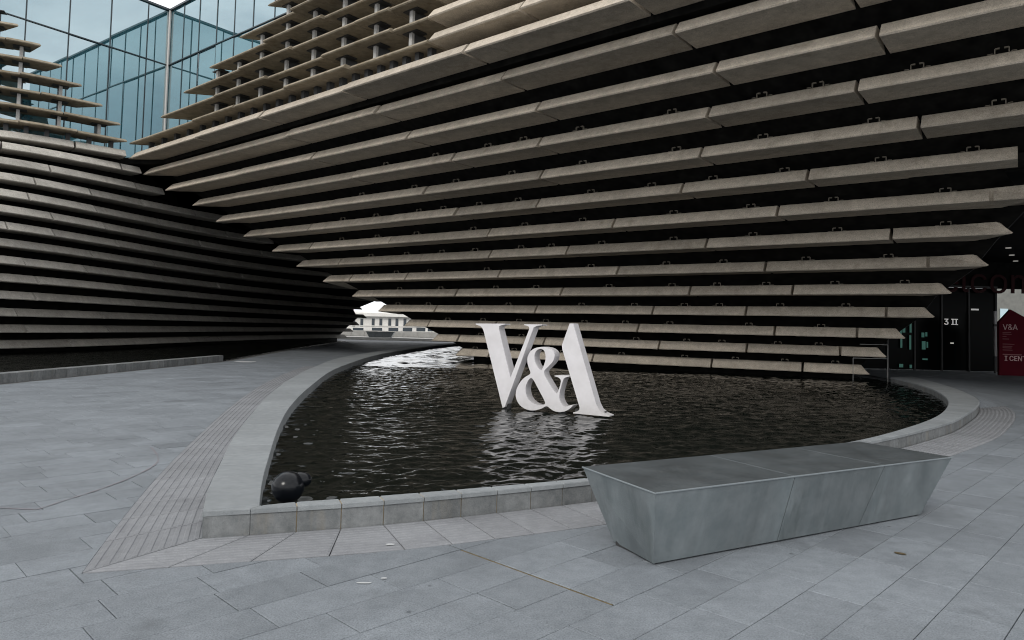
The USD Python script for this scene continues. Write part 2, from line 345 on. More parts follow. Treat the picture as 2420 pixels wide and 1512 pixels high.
# dark concrete walls behind the slats
BACK = 1.20
def wall_grid(side, us, ks, back=BACK):
    G = []
    for k in ks:
        U0, U1 = us(k); P, T, N = curve(side, U0, U1, max(k, 0), 26)
        zz = row_z(k) if k >= 0 else -0.5
        G.append(np.column_stack([P - N * back, np.full(26, zz)]))
    return G
def grid_mesh(G):
    return cat([strip(G[i], G[i + 1]) for i in range(len(G) - 1)])
def thick(G, t=0.3):
    """two-sided sheet with a thickness: the front and a copy behind it joined round the rim"""
    f = grid_mesh(G); H = []
    for g in G:
        T = np.gradient(g[:, :2], axis=0); T /= np.linalg.norm(T, axis=1, keepdims=True)
        h = g.copy(); h[:, :2] -= np.stack([T[:, 1], -T[:, 0]], 1) * t; H.append(h)
    parts = [f, grid_mesh(H), strip(G[0], H[0]), strip(G[-1], H[-1]), strip(np.array([g[0] for g in G]), np.array([h[0] for h in H])), strip(np.array([g[-1] for g in G]), np.array([h[-1] for h in H]))]
    return cat(parts)
KS = [-1, 0, 1, 2, 3, 4, 5, 6, 7, 8]
KT = [8, 9, 10, 11, 12, 13, 13.35]
def rs(k):
    kk = min(max(k, 0), 13)
    return float(np.interp(kk, range(14), [RJ[q][0] + 14 for q in range(14)])), float(np.interp(kk, range(9), [RJ[q][-1] - 40 for q in range(9)]))
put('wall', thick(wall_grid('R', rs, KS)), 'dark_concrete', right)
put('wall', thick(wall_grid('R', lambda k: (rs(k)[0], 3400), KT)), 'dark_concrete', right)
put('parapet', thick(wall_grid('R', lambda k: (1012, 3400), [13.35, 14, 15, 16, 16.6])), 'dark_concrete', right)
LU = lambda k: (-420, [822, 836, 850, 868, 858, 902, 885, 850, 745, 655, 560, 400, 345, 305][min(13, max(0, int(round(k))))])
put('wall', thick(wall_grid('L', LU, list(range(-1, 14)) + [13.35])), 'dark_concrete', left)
# walls running back from the two ends of the right wing and on along the passage from the left wing
def edge_points(side, uf, ks, end):
    out = []
    for k in ks:
        P, T, N = curve(side, *uf(k), max(k, 0), 26); i = 0 if end == 0 else -1
        out.append([*(P[i] - N[i] * (BACK + 0.02)), row_z(k) if k >= 0 else -0.5])
    return np.array(out)
def back_wall(E, x_of, y):
    B = E.copy(); B[:, 1] = y; B[:, 0] = [x_of(e) for e in E]
    return strip(E, B)
KA = [-1, 0, 1, 2, 3, 4, 5, 6, 7, 8, 9, 10, 11, 12, 13, 13.35]
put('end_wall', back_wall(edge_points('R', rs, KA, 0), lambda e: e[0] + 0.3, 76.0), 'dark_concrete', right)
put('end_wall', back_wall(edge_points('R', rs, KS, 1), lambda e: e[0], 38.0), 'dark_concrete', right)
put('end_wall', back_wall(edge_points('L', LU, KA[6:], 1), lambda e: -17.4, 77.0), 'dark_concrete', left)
# terrace deck over both wings and the passage between them
def inset(side, us, k, back):
    P, T, N = curve(side, us[0], us[-1], k, 24); return P - N * back
zt = row_z(13.2)
RI = inset('R', (330, 3380), 13, 1.05); LI = inset('L', (-400, 300), 13, 1.05)
deck = Polygon([tuple(p) for p in LI] + [tuple(p) for p in RI] + [(RI[-1][0] + 22, RI[-1][1]), (44, 77), (-60, 77), (-60, LI[0][1])]).buffer(0)
put('terrace_deck', extrude(deck, zt - 0.3, zt), 'dark_concrete', right)
E9 = inset('R', (2300, 3380), 9, 1.3)
soff = Polygon([(plan('R', 2411, 8)[0] - 1.2, 38)] + [(plan('R', 2411, 8)[0] - 1.2, plan('R', 2411, 8)[1] + 2.2)] + [tuple(p) for p in E9[5:]] + [(42, 4), (42, 38)]).buffer(0)
put('soffit', extrude(soff, 5.72, 5.9), 'dark_concrete', right)

# open lattice of slats above the terrace edge
LAT_R = {14: [303, 455, 552, 675, 820, 1003], 15: [377, 505, 625, 757, 920, 1004], 16: [430, 564, 686, 834, 914, 1003], 17: [483, 618, 754, 880, 1003],
         18: [552, 683, 800, 930, 1003], 19: [620, 740, 870, 1003], 20: [690, 800, 940, 1003], 21: [760, 880, 1003]}
LAT_L = {14: [-240, 42, 180, 300], 15: [-240, 146, 281], 16: [-240, 90, 237], 17: [-240, 40, 186], 18: [-240, 42, 138], 19: [-240, 0, 86], 20: [-240, 30], 21: [-240, -30]}
for side, root, LAT, toptip in (('R', right, LAT_R, 0), ('L', left, LAT_L, 1)):
    for k, js in LAT.items():
        for i in range(len(js) - 1):
            P, T, N = curve(side, js[i], js[i + 1], 13, 4)
            m = slat(P, T, N, row_z(k), h=0.13, a=0.05, d=1.28, out=rng.uniform(-0.06, 0.06) + (0.10 if i % 2 else 0), pitch=0.0, gap=0.02,
                     mit0=0.75 if (side == 'R' and i == 0) else 0, mit1=0.75 if (side == 'L' and i == len(js) - 2) else 0)
            put('lattice_slat', m, 'lattice_concrete', root, tone=rng.uniform(0.9, 1.08))
def column(side, root, u, k0, k1):
    P, T, N = curve(side, u - 6, u + 6, 13, 3); p = P[1] - N[1] * 0.42; ang = math.atan2(T[1][1], T[1][0])
    z0, z1 = row_z(k0) + 0.1, row_z(k1) + 0.03
    c = put('lattice_post', bx(p[0], p[1], (z0 + z1) / 2, 0.13, 0.10, z1 - z0, ang), 'lattice_post', root)
    q = P[1] - N[1] * 0.72
    put('fin', bx(q[0], q[1], (z0 + z1) / 2, 0.10, 0.48, z1 - z0, ang), 'dark_steel', c)
    for k in range(int(k0) + 1, int(k1) + 1):
        put('plate', bx(p[0] - N[1][0] * 0.12, p[1] - N[1][1] * 0.12, row_z(k) - 0.012, 0.62, 0.42, 0.03, ang), 'dark_steel', c)
for u, k0, k1 in ((485, 14, 17), (535, 14, 17), (588, 14, 18), (648, 14, 19), (712, 14, 20), (783, 14, 21), (860, 14, 21), (945, 14, 21)): column('R', right, u, k0, k1)
for u, k0, k1 in ((-110, 14, 21), (-35, 14, 21), (37, 14, 19), (140, 14, 17), (237, 14, 15)): column('L', left, u, k0, k1)
for side, root, us in (('R', right, list(range(330, 1000, 30))), ('L', left, list(range(-200, 300, 52)))):
    for u in us:
        P, T, N = curve(side, u - 5, u + 5, 13, 3); p = P[1] - N[1] * 0.5; z0, z1 = row_z(13) + 0.34, row_z(14) + 0.03
        put('stub_post', bx(p[0], p[1], (z0 + z1) / 2, 0.17, 0.2, z1 - z0, math.atan2(T[1][1], T[1][0])), 'dark_steel', root)

# ------------------------------------------------------------ glazed hall above the terrace
hall = thing('glass_hall', 'teal reflective glass storey with thin dark mullions above the left wing', 'building')
C0 = np.array([-18.4, 36.0]); DLF = np.array([-0.596, -0.803]); DRT = np.array([0.788, -0.615]); ZB, ZT, ZM = zt, 17.9, 15.0
def glass_side(d, ts):
    n = np.array([d[1], -d[0]]) if d[0] < 0 else np.array([-d[1], d[0]])
    n = n if n @ (-C0) > 0 else -n
    ang = math.atan2(d[1], d[0])
    for i in range(len(ts) - 1):
        a, b = C0 + d * (ts[i] + 0.02), C0 + d * (ts[i + 1] - 0.02); c = (a + b) / 2; L = np.linalg.norm(b - a)
        for z0, z1 in ((ZB, ZM - 0.02), (ZM + 0.02, ZT)):
            tilt = trimesh.transformations.rotation_matrix(rng.uniform(-0.004, 0.004), [d[0], d[1], 0], [c[0], c[1], z0])
            m = bx(c[0], c[1], (z0 + z1) / 2, L, 0.03, z1 - z0, ang); m.apply_transform(tilt)
            put('pane', m, 'coated_glass', hall)
        if i > 0:
            p = C0 + d * ts[i] + n * 0.02
            put('mullion', bx(p[0], p[1], (ZB + ZT) / 2, 0.055, 0.03, ZT - ZB, ang), 'mullion', hall)
    p, q = C0 + d * 0.06 + n * 0.04, C0 + d * ts[-1] + n * 0.04; c = (p + q) / 2
    put('transom', bx(c[0], c[1], ZM, np.linalg.norm(q - p), 0.08, 0.05, ang), 'mullion', hall)
    put('top_rail', bx(c[0], c[1], ZT + 0.05, np.linalg.norm(q - p), 0.16, 0.10, ang), 'mullion', hall)
    c = c - n * 4.2 + d * 2
    return n
glass_side(DLF, [0, 1.16, 2.92, 4.75, 6.5, 8.3, 10.1, 11.9, 13.7, 15.5])
glass_side(DRT, [0, 1.5, 3.1, 4.8, 6.4, 8.0, 9.7, 11.3, 13.0, 14.6, 16.2, 17.8])
put('corner_post', trimesh.creation.cylinder(0.07, ZT - ZB, 12, transform=trimesh.transformations.translation_matrix([C0[0] + 0.02, C0[1] - 0.12, (ZT + ZB) / 2])), 'corner_mullion', hall, smooth=30)

# ------------------------------------------------------------ pond outline (plan, metres)
inL = PchipInterpolator([5.5, 6.15, 7.22, 9.38, 11.61, 15.3, 23.5, 35.0, 48.8, 64.3], [-1.93, -2.15, -2.47, -3.09, -3.66, -4.42, -5.71, -6.45, -5.97, -4.2])
outL = PchipInterpolator([5.21, 5.95, 6.95, 8.29, 9.41, 11.11, 13.56, 17.46, 21.96, 31.5, 48.8, 64.3], [-2.25, -2.53, -2.85, -3.28, -3.60, -4.06, -4.68, -5.53, -6.30, -7.35, -6.95, -5.2])
inF = PchipInterpolator([-1.93, -1.36, -0.37, 0.73, 2.7, 4.7, 6.43, 7.82, 8.95, 9.91, 11.01, 12.56, 13.77], [5.5, 5.76, 6.22, 6.76, 8.0, 9.52, 11.2, 12.78, 14.3, 15.75, 17.69, 21.21, 25.17])
outF = PchipInterpolator([-2.25, -1.74, -1.30, -0.92, -0.39, 0.43, 0.85, 2.9, 4.97, 6.78, 7.7, 8.91, 9.95, 11.1, 12.2, 13.8, 15.1], [5.19, 5.37, 5.53, 5.69, 5.95, 6.38, 6.62, 7.98, 9.55, 11.2, 12.12, 13.55, 14.85, 16.5, 18.6, 22.4, 26.2])
RIM, WATER = 0.2, 0.03
def left_pair(y):
    """outer and inner rim points; y runs on the outer edge"""
    yo = y; yi = y + 0.29 * math.exp(-(y - 5.21) / 2.0) + 0.02 * (y - 5.21)
    yi = min(yi, 64.0)
    q = np.array([float(inL(max(5.5, yi))), max(5.5, yi)])
    if y < 5.22: q = np.array([-1.90, 5.40])
    return np.array([float(outL(yo)), yo]), q
def arc_points(f, x0, x1, step):
    X = np.linspace(x0, x1, 400); Pn = np.column_stack([X, f(X)]); s = np.r_[0, np.cumsum(np.linalg.norm(np.diff(Pn, axis=0), axis=1))]
    n = max(2, int(round(s[-1] / step)) + 1); S = np.linspace(0, s[-1], n)
    return np.column_stack([np.interp(S, s, Pn[:, 0]), np.interp(S, s, Pn[:, 1])])
def nearest_on(f, p, n, lo, hi):
    X = np.linspace(lo, hi, 1500); Pn = np.column_stack([X, f(X)]); d = Pn - p
    along = d @ n; side = np.abs(d @ np.array([-n[1], n[0]])); side[along < 0] += 1
    return Pn[np.argmin(side)]
front_out = arc_points(outF, -2.25, 15.1, 0.335)
_T = np.gradient(front_out, axis=0); _T /= np.linalg.norm(_T, axis=1, keepdims=True); front_n = np.stack([-_T[:, 1], _T[:, 0]], 1)
front_in = np.array([[-1.93, 5.5]] + [nearest_on(inF, front_out[i], front_n[i], -1.93, 13.77) for i in range(1, len(front_out))])
wrim = np.interp(front_out[:, 0], [1.0, 6.5], [0.60, 1.0])
wrim[0] = 1.0; front_in[0] = [-1.90, 5.40]; front_in[1:] = front_out[1:] + (front_in[1:] - front_out[1:]) * wrim[1:, None]
# keep the inner points moving along the curve
for i in range(1, len(front_in)):
    if (front_in[i] - front_in[i - 1]) @ _T[i] < 0.02: front_in[i] = front_in[i - 1] + _T[i] * 0.02
ys = np.r_[np.linspace(5.21, 24, 46), np.linspace(25, 63.5, 40)]
LP = [left_pair(y) for y in ys]
left_out = np.array([a for a, b in LP]); left_in = np.array([b for a, b in LP])
pond_poly = Polygon(np.vstack([left_in[::-1], front_in[1:], [[15.0, 34.0], [15.0, 70.0], [-4.0, 70.0]]])).buffer(0)
outer_poly = Polygon(np.vstack([left_out[::-1], front_out[1:], [[16.0, 34.0], [16.0, 70.0], [-5.0, 70.0]]])).buffer(0)

pond_wall = thing('pond_wall', 'low granite wall curving round the pond, stained blocks facing the plaza', 'wall')
def block(a0, a1, b0, b1, name, matn, z0, z1, g=0.004, bev=0.006, tone=1.0):
    """stone between outer points a0-a1 and inner points b0-b1"""
    q = np.array([a0, a1, b1, b0]); c = q.mean(0); t = (a1 - a0) / np.linalg.norm(a1 - a0); t2 = (b1 - b0) / max(1e-6, np.linalg.norm(b1 - b0))
    q = np.array([a0 + t * g, a1 - t * g, b1 - t2 * g, b0 + t2 * g])
    s = q + (c - q) / np.linalg.norm(c - q, axis=1, keepdims=True) * bev
    v = [[*p, z0] for p in q] + [[*p, z1 - bev] for p in q] + [[*p, z1] for p in s]
    return put(name, hullmesh(v), matn, pond_wall, tone=tone)
for i in range(len(front_out) - 1):
    a0, a1, b0, b1 = front_out[i], front_out[i + 1], front_in[i], front_in[i + 1]
    n0, n1 = front_n[i], front_n[i + 1]
    if i == 0: n0 = (b0 - a0) / np.linalg.norm(b0 - a0)
    block(a0 + n0 * 0.012, a1 + n1 * 0.012, b0, b1, 'face_stone', 'kerb_granite', -0.06, RIM - 0.042, tone=rng.uniform(0.88, 1.1), bev=0.003)
    block(a0, a1, b0, b1, 'coping_stone', 'coping_granite', RIM - 0.04, RIM, tone=rng.uniform(0.94, 1.05), bev=0.008)
core_a, core_b = front_out + front_n * 0.020, front_in - front_n * 0.01
core_a[0] = front_out[0] + (front_in[0] - front_out[0]) / np.linalg.norm(front_in[0] - front_out[0]) * 0.03
put('mortar', extrude(Polygon(np.vstack([core_a, core_b[::-1]])).buffer(0), -0.06, RIM - 0.008), 'mortar', pond_wall)
ls = [5.21]
while ls[-1] < 62: ls.append(ls[-1] + (0.55 if ls[-1] < 25 else 1.6))
for i in range(len(ls) - 1):
    (a1, b1), (a0, b0) = left_pair(ls[i]), left_pair(ls[i + 1])
    block(a0, a1, b0, b1, 'coping_stone', 'coping_granite', -0.06, RIM, g=0.002, bev=0.006, tone=rng.uniform(0.93, 1.05))

def ripples(P):
    """height of wind ripples: many short crossing waves, steeper where the breeze comes through the passage"""
    w = np.random.default_rng(5); h = np.zeros(len(P)); calm = np.interp(P[:, 0], [2.0, 5.0], [1.0, 1.1])
    for lam, n, slope in ((0.62, 9, 0.06), (0.36, 14, 0.125), (0.21, 16, 0.13), (0.13, 16, 0.10)):
        for _ in range(n):
            l = lam * w.uniform(0.8, 1.25); a = math.radians(-70) + w.normal(0, 0.75); k = 2 * math.pi / l
            h += slope / k * math.sqrt(2 / n) * np.sin(k * (P[:, 0] * math.cos(a) + P[:, 1] * math.sin(a)) + w.uniform(0, 6.28))
    patch = 0.75 + 0.25 * np.sin(P[:, 0] * 0.9 + 1.3 * np.sin(P[:, 1] * 0.5)) * np.sin(P[:, 1] * 0.7 + 0.5)
    return h * patch * calm
import shapely
wet = pond_poly.buffer(0.05); wv, wf, wn = [], [], 0
for (xa, xb, ya, yb, st) in ((-7.5, 15.2, 5.0, 13.0, 0.03), (-7.5, 15.2, 13.0, 27.0, 0.06), (-7.5, 15.2, 27.0, 70.0, 0.25)):
    gx, gy = np.arange(xa, xb + st / 2, st), np.arange(ya, yb + st / 2, st); X, Y = np.meshgrid(gx, gy, indexing='ij'); Pg = np.column_stack([X.ravel(), Y.ravel()])
    ok = shapely.contains_xy(wet, Pg[:, 0], Pg[:, 1]); idx = np.full(len(Pg), -1); idx[ok] = np.arange(ok.sum()) + wn; idx = idx.reshape(X.shape)
    q = np.stack([idx[:-1, :-1], idx[1:, :-1], idx[1:, 1:], idx[:-1, 1:]], -1).reshape(-1, 4); q = q[(q >= 0).all(1)]
    Pk = Pg[ok]; wv.append(np.column_stack([Pk, WATER + ripples(Pk)])); wf += [q[:, [0, 1, 2]], q[:, [0, 2, 3]]]; wn += len(Pk)
water = put('pond_water', trimesh.Trimesh(np.vstack(wv), np.vstack(wf), process=False), 'pond_water', smooth=True)
tag(water, 'dark rippled water of the pond round the white letters', kind='structure')

it = int(np.argmin(np.linalg.norm(front_out - np.array([11.05, 16.45]), axis=1)))
run = np.linspace(0.02, 6.0, len(front_out) - it) ; ap_in = np.column_stack([front_out[it:], np.full(len(run), RIM + 0.001)])
ap_out = np.column_stack([front_out[it:] - front_n[it:] * run[:, None], np.full(len(run), 0.003)])
apron = put('paved_ramp', strip(ap_in, ap_out), 'granite', tone=0.85)
tag(apron, kind='structure')
# left pond behind its kerb
kerb_a, kerb_b = np.array([-12.27, 16.79]), np.array([-11.83, 28.7])
kd = (kerb_b - kerb_a) / np.linalg.norm(kerb_b - kerb_a); kn = np.array([-kd[1], kd[0]])
kerb_s = kerb_a - kd * 9
left_edge = np.array([kerb_s, kerb_b, [-13.76, 42.95], [-16.5, 69.6]])
lp = Polygon([tuple(p + kn * 0.02) for p in left_edge] + [(-34, 75), (-34, 5)]).buffer(0)
lw = put('pond_water', extrude(lp, -0.4, -0.008 + 0.03), 'channel_water')
tag(lw, 'dark still water channel at the foot of the left wing', kind='structure')
kerb = thing('stone_kerb', 'low straight kerb of weathered granite blocks in front of the left wing', 'kerb')
nb = 46; Lk = np.linalg.norm(kerb_b - kerb_s)
for i in range(nb):
    p = kerb_s + kd * (Lk * (i + 0.5) / nb)
    m = bx(p[0] + kn[0] * 0.17, p[1] + kn[1] * 0.17, 0.08, Lk / nb - 0.01, 0.34, 0.28, math.atan2(kd[1], kd[0]), bev=0.01)
    put('kerb_stone', m, 'kerb_granite', kerb, tone=rng.uniform(0.8, 1.2))

# ------------------------------------------------------------ ground and paving
gr = put('ground', trimesh.Trimesh([[-400, -400, -0.05], [400, -400, -0.05], [400, 900, -0.05], [-400, 900, -0.05]], [[0, 1, 2], [0, 2, 3]], process=False), 'plaza_stone')
tag(gr, kind='structure')
paving = thing('paving', kind='structure')
# ribbed warning pavers along the pond wall
RIBW = 0.66
rib_front = front_out - front_n * RIBW; rib_front[0] = [-2.66, 4.44]
for i in range(1, 4): rib_front[i] = rib_front[i] * (i / 4) + (front_out[i] + (rib_front[0] - front_out[0]) * 1.0) * (1 - i / 4)
ribY = PchipInterpolator([4.44, 6.06, 7.51, 9.87, 11.82, 15.35, 19.77, 27.2, 33], [-2.66, -3.22, -3.68, -4.36, -4.90, -5.80, -6.75, -7.85, -8.2])
ly = np.arange(5.21, 27, 0.42)
rib_left = []
for y in ly:
    yr = y - 0.77 * math.exp(-(y - 5.21) / 0.9) - 0.22 * (1 - math.exp(-(y - 5.21) / 0.9))
    rib_left.append([float(ribY(yr)), yr])
rib_left = np.array(rib_left); lo = np.array([[float(outL(y)), y] for y in ly])
def ribbed(a0, a1, b0, b1, nr=9, rh=0.007):
    """paver from inner edge a0-a1 to outer edge b0-b1 with ridges running along it"""
    e = 0.004
    q = [a0 + (a1 - a0) * e / 0.4, a1 - (a1 - a0) * e / 0.4, b1 - (b1 - b0) * e / 0.4, b0 + (b1 - b0) * e / 0.4]
    ms = [hullmesh([[*p, -0.045] for p in q] + [[*p, 0.001] for p in q])]
    for r in range(nr):
        f0, f1 = (r + 0.18) / nr, (r + 0.74) / nr
        base = [q[0] + (q[3] - q[0]) * f0, q[1] + (q[2] - q[1]) * f0, q[1] + (q[2] - q[1]) * f1, q[0] + (q[3] - q[0]) * f1]
        g0, g1 = (r + 0.28) / nr, (r + 0.64) / nr
        top = [q[0] + (q[3] - q[0]) * g0, q[1] + (q[2] - q[1]) * g0, q[1] + (q[2] - q[1]) * g1, q[0] + (q[3] - q[0]) * g1]
        base, top = ([w[0] + (w[1] - w[0]) * i0, w[1] + (w[0] - w[1]) * i0, w[2] + (w[3] - w[2]) * i0, w[3] + (w[2] - w[3]) * i0] for w, i0 in ((base, 0.014), (top, 0.03)))
        ms.append(hullmesh([[*p, 0.0005] for p in base] + [[*p, rh] for p in top]))
    return cat(ms)
for i in range(len(front_out) - 10):
    put('ribbed_paver', ribbed(front_out[i], front_out[i + 1], rib_front[i], rib_front[i + 1], *((11, 0.0045) if front_out[i][0] < 4 else (9, 0.012))), 'ribbed_granite', paving, tone=rng.uniform(0.95, 1.05))
for i in range(len(lo) - 1):
    put('ribbed_paver', ribbed(lo[i], lo[i + 1], rib_left[i], rib_left[i + 1]), 'ribbed_granite', paving, tone=rng.uniform(0.93, 1.04))
nf = len(front_out) - 9
rib_zone = unary_union([Polygon(np.vstack([front_out[:nf], rib_front[:nf][::-1]])).buffer(0.004), Polygon(np.vstack([lo, rib_left[::-1]])).buffer(0.004)])
# flat slabs in rows at 45 degrees
frustum = Polygon([(-2.2, 2.3), (2.4, 2.3), (12, 12), (26, 30), (26, 40), (-3, 66), (-16.3, 66), (-14, 42.95), (-11.9, 28.7), (-12.5, 16), (-12.0, 13.0)])
zone = frustum.difference(outer_poly.buffer(0.003)).difference(rib_zone).difference(lp.buffer(0.36))
bed = extrude(frustum.buffer(0.5).difference(outer_poly).difference(lp), -0.06, -0.022)
put('paving_bed', bed, 'joint_bed', paving)
A = math.radians(45.5); ex, ny = np.array([math.cos(A), math.sin(A)]), np.array([-math.sin(A), math.cos(A)])
PITCH_ROW, N0 = 0.339, 1.088
slabs = []
srng = random.Random(21)
prep = zone
from shapely.prepared import prep as shprep
pz = shprep(zone)
for r in range(-60, 190):
    n0 = N0 + PITCH_ROW * r; n1 = n0 + PITCH_ROW
    s = -30 + srng.uniform(0, 0.7)
    moss = 2.40 < (n0 + n1) / 2 < 4.0
    while s < 75:
        L = srng.choice([0.55, 0.68, 0.8, 0.95])
        e = s + L
        if moss and s < 3.4 < e + 0.25: e = 3.4
        c = ex * (s + e) / 2 + ny * (n0 + n1) / 2
        s2 = s; s = e
        if not (-17 < c[0] < 27 and 1.8 < c[1] < 67): continue
        g = 0.0022
        gm0 = 0.016 if (moss and abs(s2 - 3.4) < 1e-6) else g
        corners = [ex * (s2 + gm0) + ny * (n0 + g), ex * (e - g) + ny * (n0 + g), ex * (e - g) + ny * (n1 - g), ex * (s2 + gm0) + ny * (n1 - g)]
        q = Polygon(corners)
        if not pz.intersects(q): continue
        full = pz.contains(q)
        slabs.append((float(np.hypot(*(c - [0, 0]))), corners if full else q.intersection(zone)))
slabs.sort(key=lambda t: t[0])
def slab_mesh(g, z):
    if isinstance(g, list):
        q = np.array(g); c = q.mean(0); s = q + (c - q) / np.linalg.norm(c - q, axis=1, keepdims=True) * 0.006
        v = np.vstack([np.column_stack([q, np.full(4, -0.03)]), np.column_stack([q, np.full(4, z - 0.003)]), np.column_stack([s, np.full(4, z)])])
        f = []
        for lvl in (0, 4):
            for i in range(4):
                j = (i + 1) % 4; f += [[lvl + i, lvl + j, lvl + 4 + j], [lvl + i, lvl + 4 + j, lvl + 4 + i]]
        return trimesh.Trimesh(v, f + [[8, 9, 10], [8, 10, 11]], process=False)
    return extrude(g, -0.03, z)
rest, tones = [], []
cnt = 0
for d, g in slabs:
    m = slab_mesh(g, srng.uniform(-0.0022, 0.0016))
    if m is None or not len(m.faces): continue
    t = srng.gauss(1.0, 0.055) * (0.93 if srng.random() < 0.1 else 1)
    if cnt < 300: put('paving_slab', m, 'granite', paving, tone=t); cnt += 1
    else: rest.append(m); tones.append(np.full(len(m.vertices), t))
tag(put('paving_slabs', cat(rest), 'granite', paving, tone=np.concatenate(tones)), kind='stuff')
mz = np.array([ex * 3.407 + ny * n for n in np.linspace(2.46, 3.80, 9)])
put('moss_joint', cat([bx(*(mz[i] + mz[i + 1]) / 2, -0.012, 0.016, np.linalg.norm(mz[i + 1] - mz[i]), 0.016, A) for i in range(8)]), 'moss_joint', paving)

# ------------------------------------------------------------ bench
bench = thing('bench', 'long grey metal clad bench, wider at the top, on the paving by the pond wall', 'bench')
BL, FL, FR = ground(1378, 1103, 0.53), ground(1548, 1165, 0.53), ground(2250, 1080, 0.53)
bxd = (FR - FL); BLEN = np.linalg.norm(bxd); bxd /= BLEN; byd = np.array([-bxd[1], bxd[0]]); BW = abs((BL - FL) @ byd)
def bp(s, w, z): p = FL + bxd * s + byd * w; return [p[0], p[1], z]
INS, INE0, INE1, INB = 0.12, 0.10, 0.29, 0.28
def bench_pt(fs, fw, h):
    """fs 0..1 along, fw 0..1 across, h 0..1 up"""
    t = 1 - h; s0, s1 = INE0 * t, BLEN - INE1 * t; w0, w1 = INS * t, BW - INB * t
    return bp(s0 + (s1 - s0) * fs + 0.06 * (fw - 0.0) * (1 - fs), w0 + (w1 - w0) * fw, 0.015 + (0.53 - 0.015) * h)
cuts = [0, 0.395, 0.715, 1.0]
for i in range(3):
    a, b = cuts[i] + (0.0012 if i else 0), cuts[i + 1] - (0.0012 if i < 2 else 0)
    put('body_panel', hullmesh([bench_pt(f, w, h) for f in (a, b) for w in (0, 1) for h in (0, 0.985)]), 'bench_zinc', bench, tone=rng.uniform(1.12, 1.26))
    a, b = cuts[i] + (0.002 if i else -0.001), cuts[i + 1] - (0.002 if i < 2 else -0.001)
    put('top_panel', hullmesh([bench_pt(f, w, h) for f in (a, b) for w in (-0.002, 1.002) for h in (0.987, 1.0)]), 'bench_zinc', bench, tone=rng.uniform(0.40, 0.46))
    if i < 2:
        put('seam', hullmesh([bench_pt(cuts[i + 1] + d, w, h) for d in (-0.0018, 0.0018) for w in (0.003, 0.997) for h in (0.97, 0.998)]), 'pale_seam', bench)
core = [bench_pt(f, w, h) for f in (0.01, 0.99) for w in (0.03, 0.97) for h in (0.02, 0.97)]
put('core', hullmesh(core), 'dark_steel', bench)
put('base', hullmesh([[*bp(s, w, 0)[:2], z] for s in (INE0 + 0.05, BLEN - INE1 - 0.05) for w in (INS + 0.04, BW - INB - 0.04) for z in (-0.02, 0.03)]), 'dark_steel', bench)
# light edge trims along the rim
for (f0, w0, f1, w1) in ((0, 0, 1, 0), (0, 0, 0, 1)):
    a, b = np.array(bench_pt(f0, w0, 1.0)), np.array(bench_pt(f1, w1, 1.0)); c = (a + b) / 2; d = b - a
    put('edge_trim', bx(c[0], c[1], 0.526, np.linalg.norm(d) + 0.012, 0.012, 0.012, math.atan2(d[1], d[0]), bev=0.003), 'pale_seam', bench)

# ------------------------------------------------------------ letters in the pond
sculpt = thing('letter_sculpture', 'big white block letters V&A standing in the pond', 'sculpture')
LB0, LB1 = ground(1080 + .1905 * 565, 720 + .1905 * 1275, WATER + 0.03), ground(1080 + .1905 * 1888, 720 + .1905 * 1388, WATER + 0.03)
ldir = (LB1 - LB0) / np.linalg.norm(LB1 - LB0); lnorm = np.array([-ldir[1], ldir[0]])     # lnorm points away from the camera
def on_face(x, y):
    d = ray(1080 + .1905 * x, 720 + .1905 * y)
    t = (LB0 @ lnorm) / (d[:2] @ lnorm); p = d * t
    return ((p[:2] - LB0) @ ldir, p[2] + EYE)
def chaikin(p, n=2):
    p = np.array(p, float)
    for _ in range(n):
        q = np.roll(p, -1, 0); p = np.stack([p * 0.75 + q * 0.25, p * 0.25 + q * 0.75], 1).reshape(-1, 2)
    return p
def letter(name, outer, holes=(), smooth=0, d=0.24):
    o = np.array([on_face(*p) for p in (chaikin(outer, smooth) if smooth else outer)])
    hs = [np.array([on_face(*p) for p in chaikin(h, 2)]) for h in holes]
    poly = Polygon(o, hs).buffer(0)
    m = extrude(poly, 0, d)
    v = np.array(m.vertices); w = np.empty_like(v)
    w[:, :2] = LB0 + np.outer(v[:, 0], ldir) + np.outer(v[:, 2], lnorm); w[:, 2] = v[:, 1]
    m.vertices = w
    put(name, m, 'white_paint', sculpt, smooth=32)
letter('letter', [(230, 234), (590, 236), (590, 247), (545, 256), (520, 272), (520, 300), (664, 905), (896, 305), (893, 276), (872, 263), (832, 253), (832, 242), (1055, 245), (1055, 255), (990, 263), (950, 285), (592, 1268), (565, 1279), (330, 325), (315, 292), (290, 266), (232, 246)])
letter('letter', [(1398, 232), (1442, 232), (1727, 1235), (1762, 1302), (1822, 1352), (1893, 1378), (1890, 1391), (1440, 1349), (1440, 1336), (1490, 1325), (1517, 1305), (1521, 1275), (1304, 545), (1301, 503)])
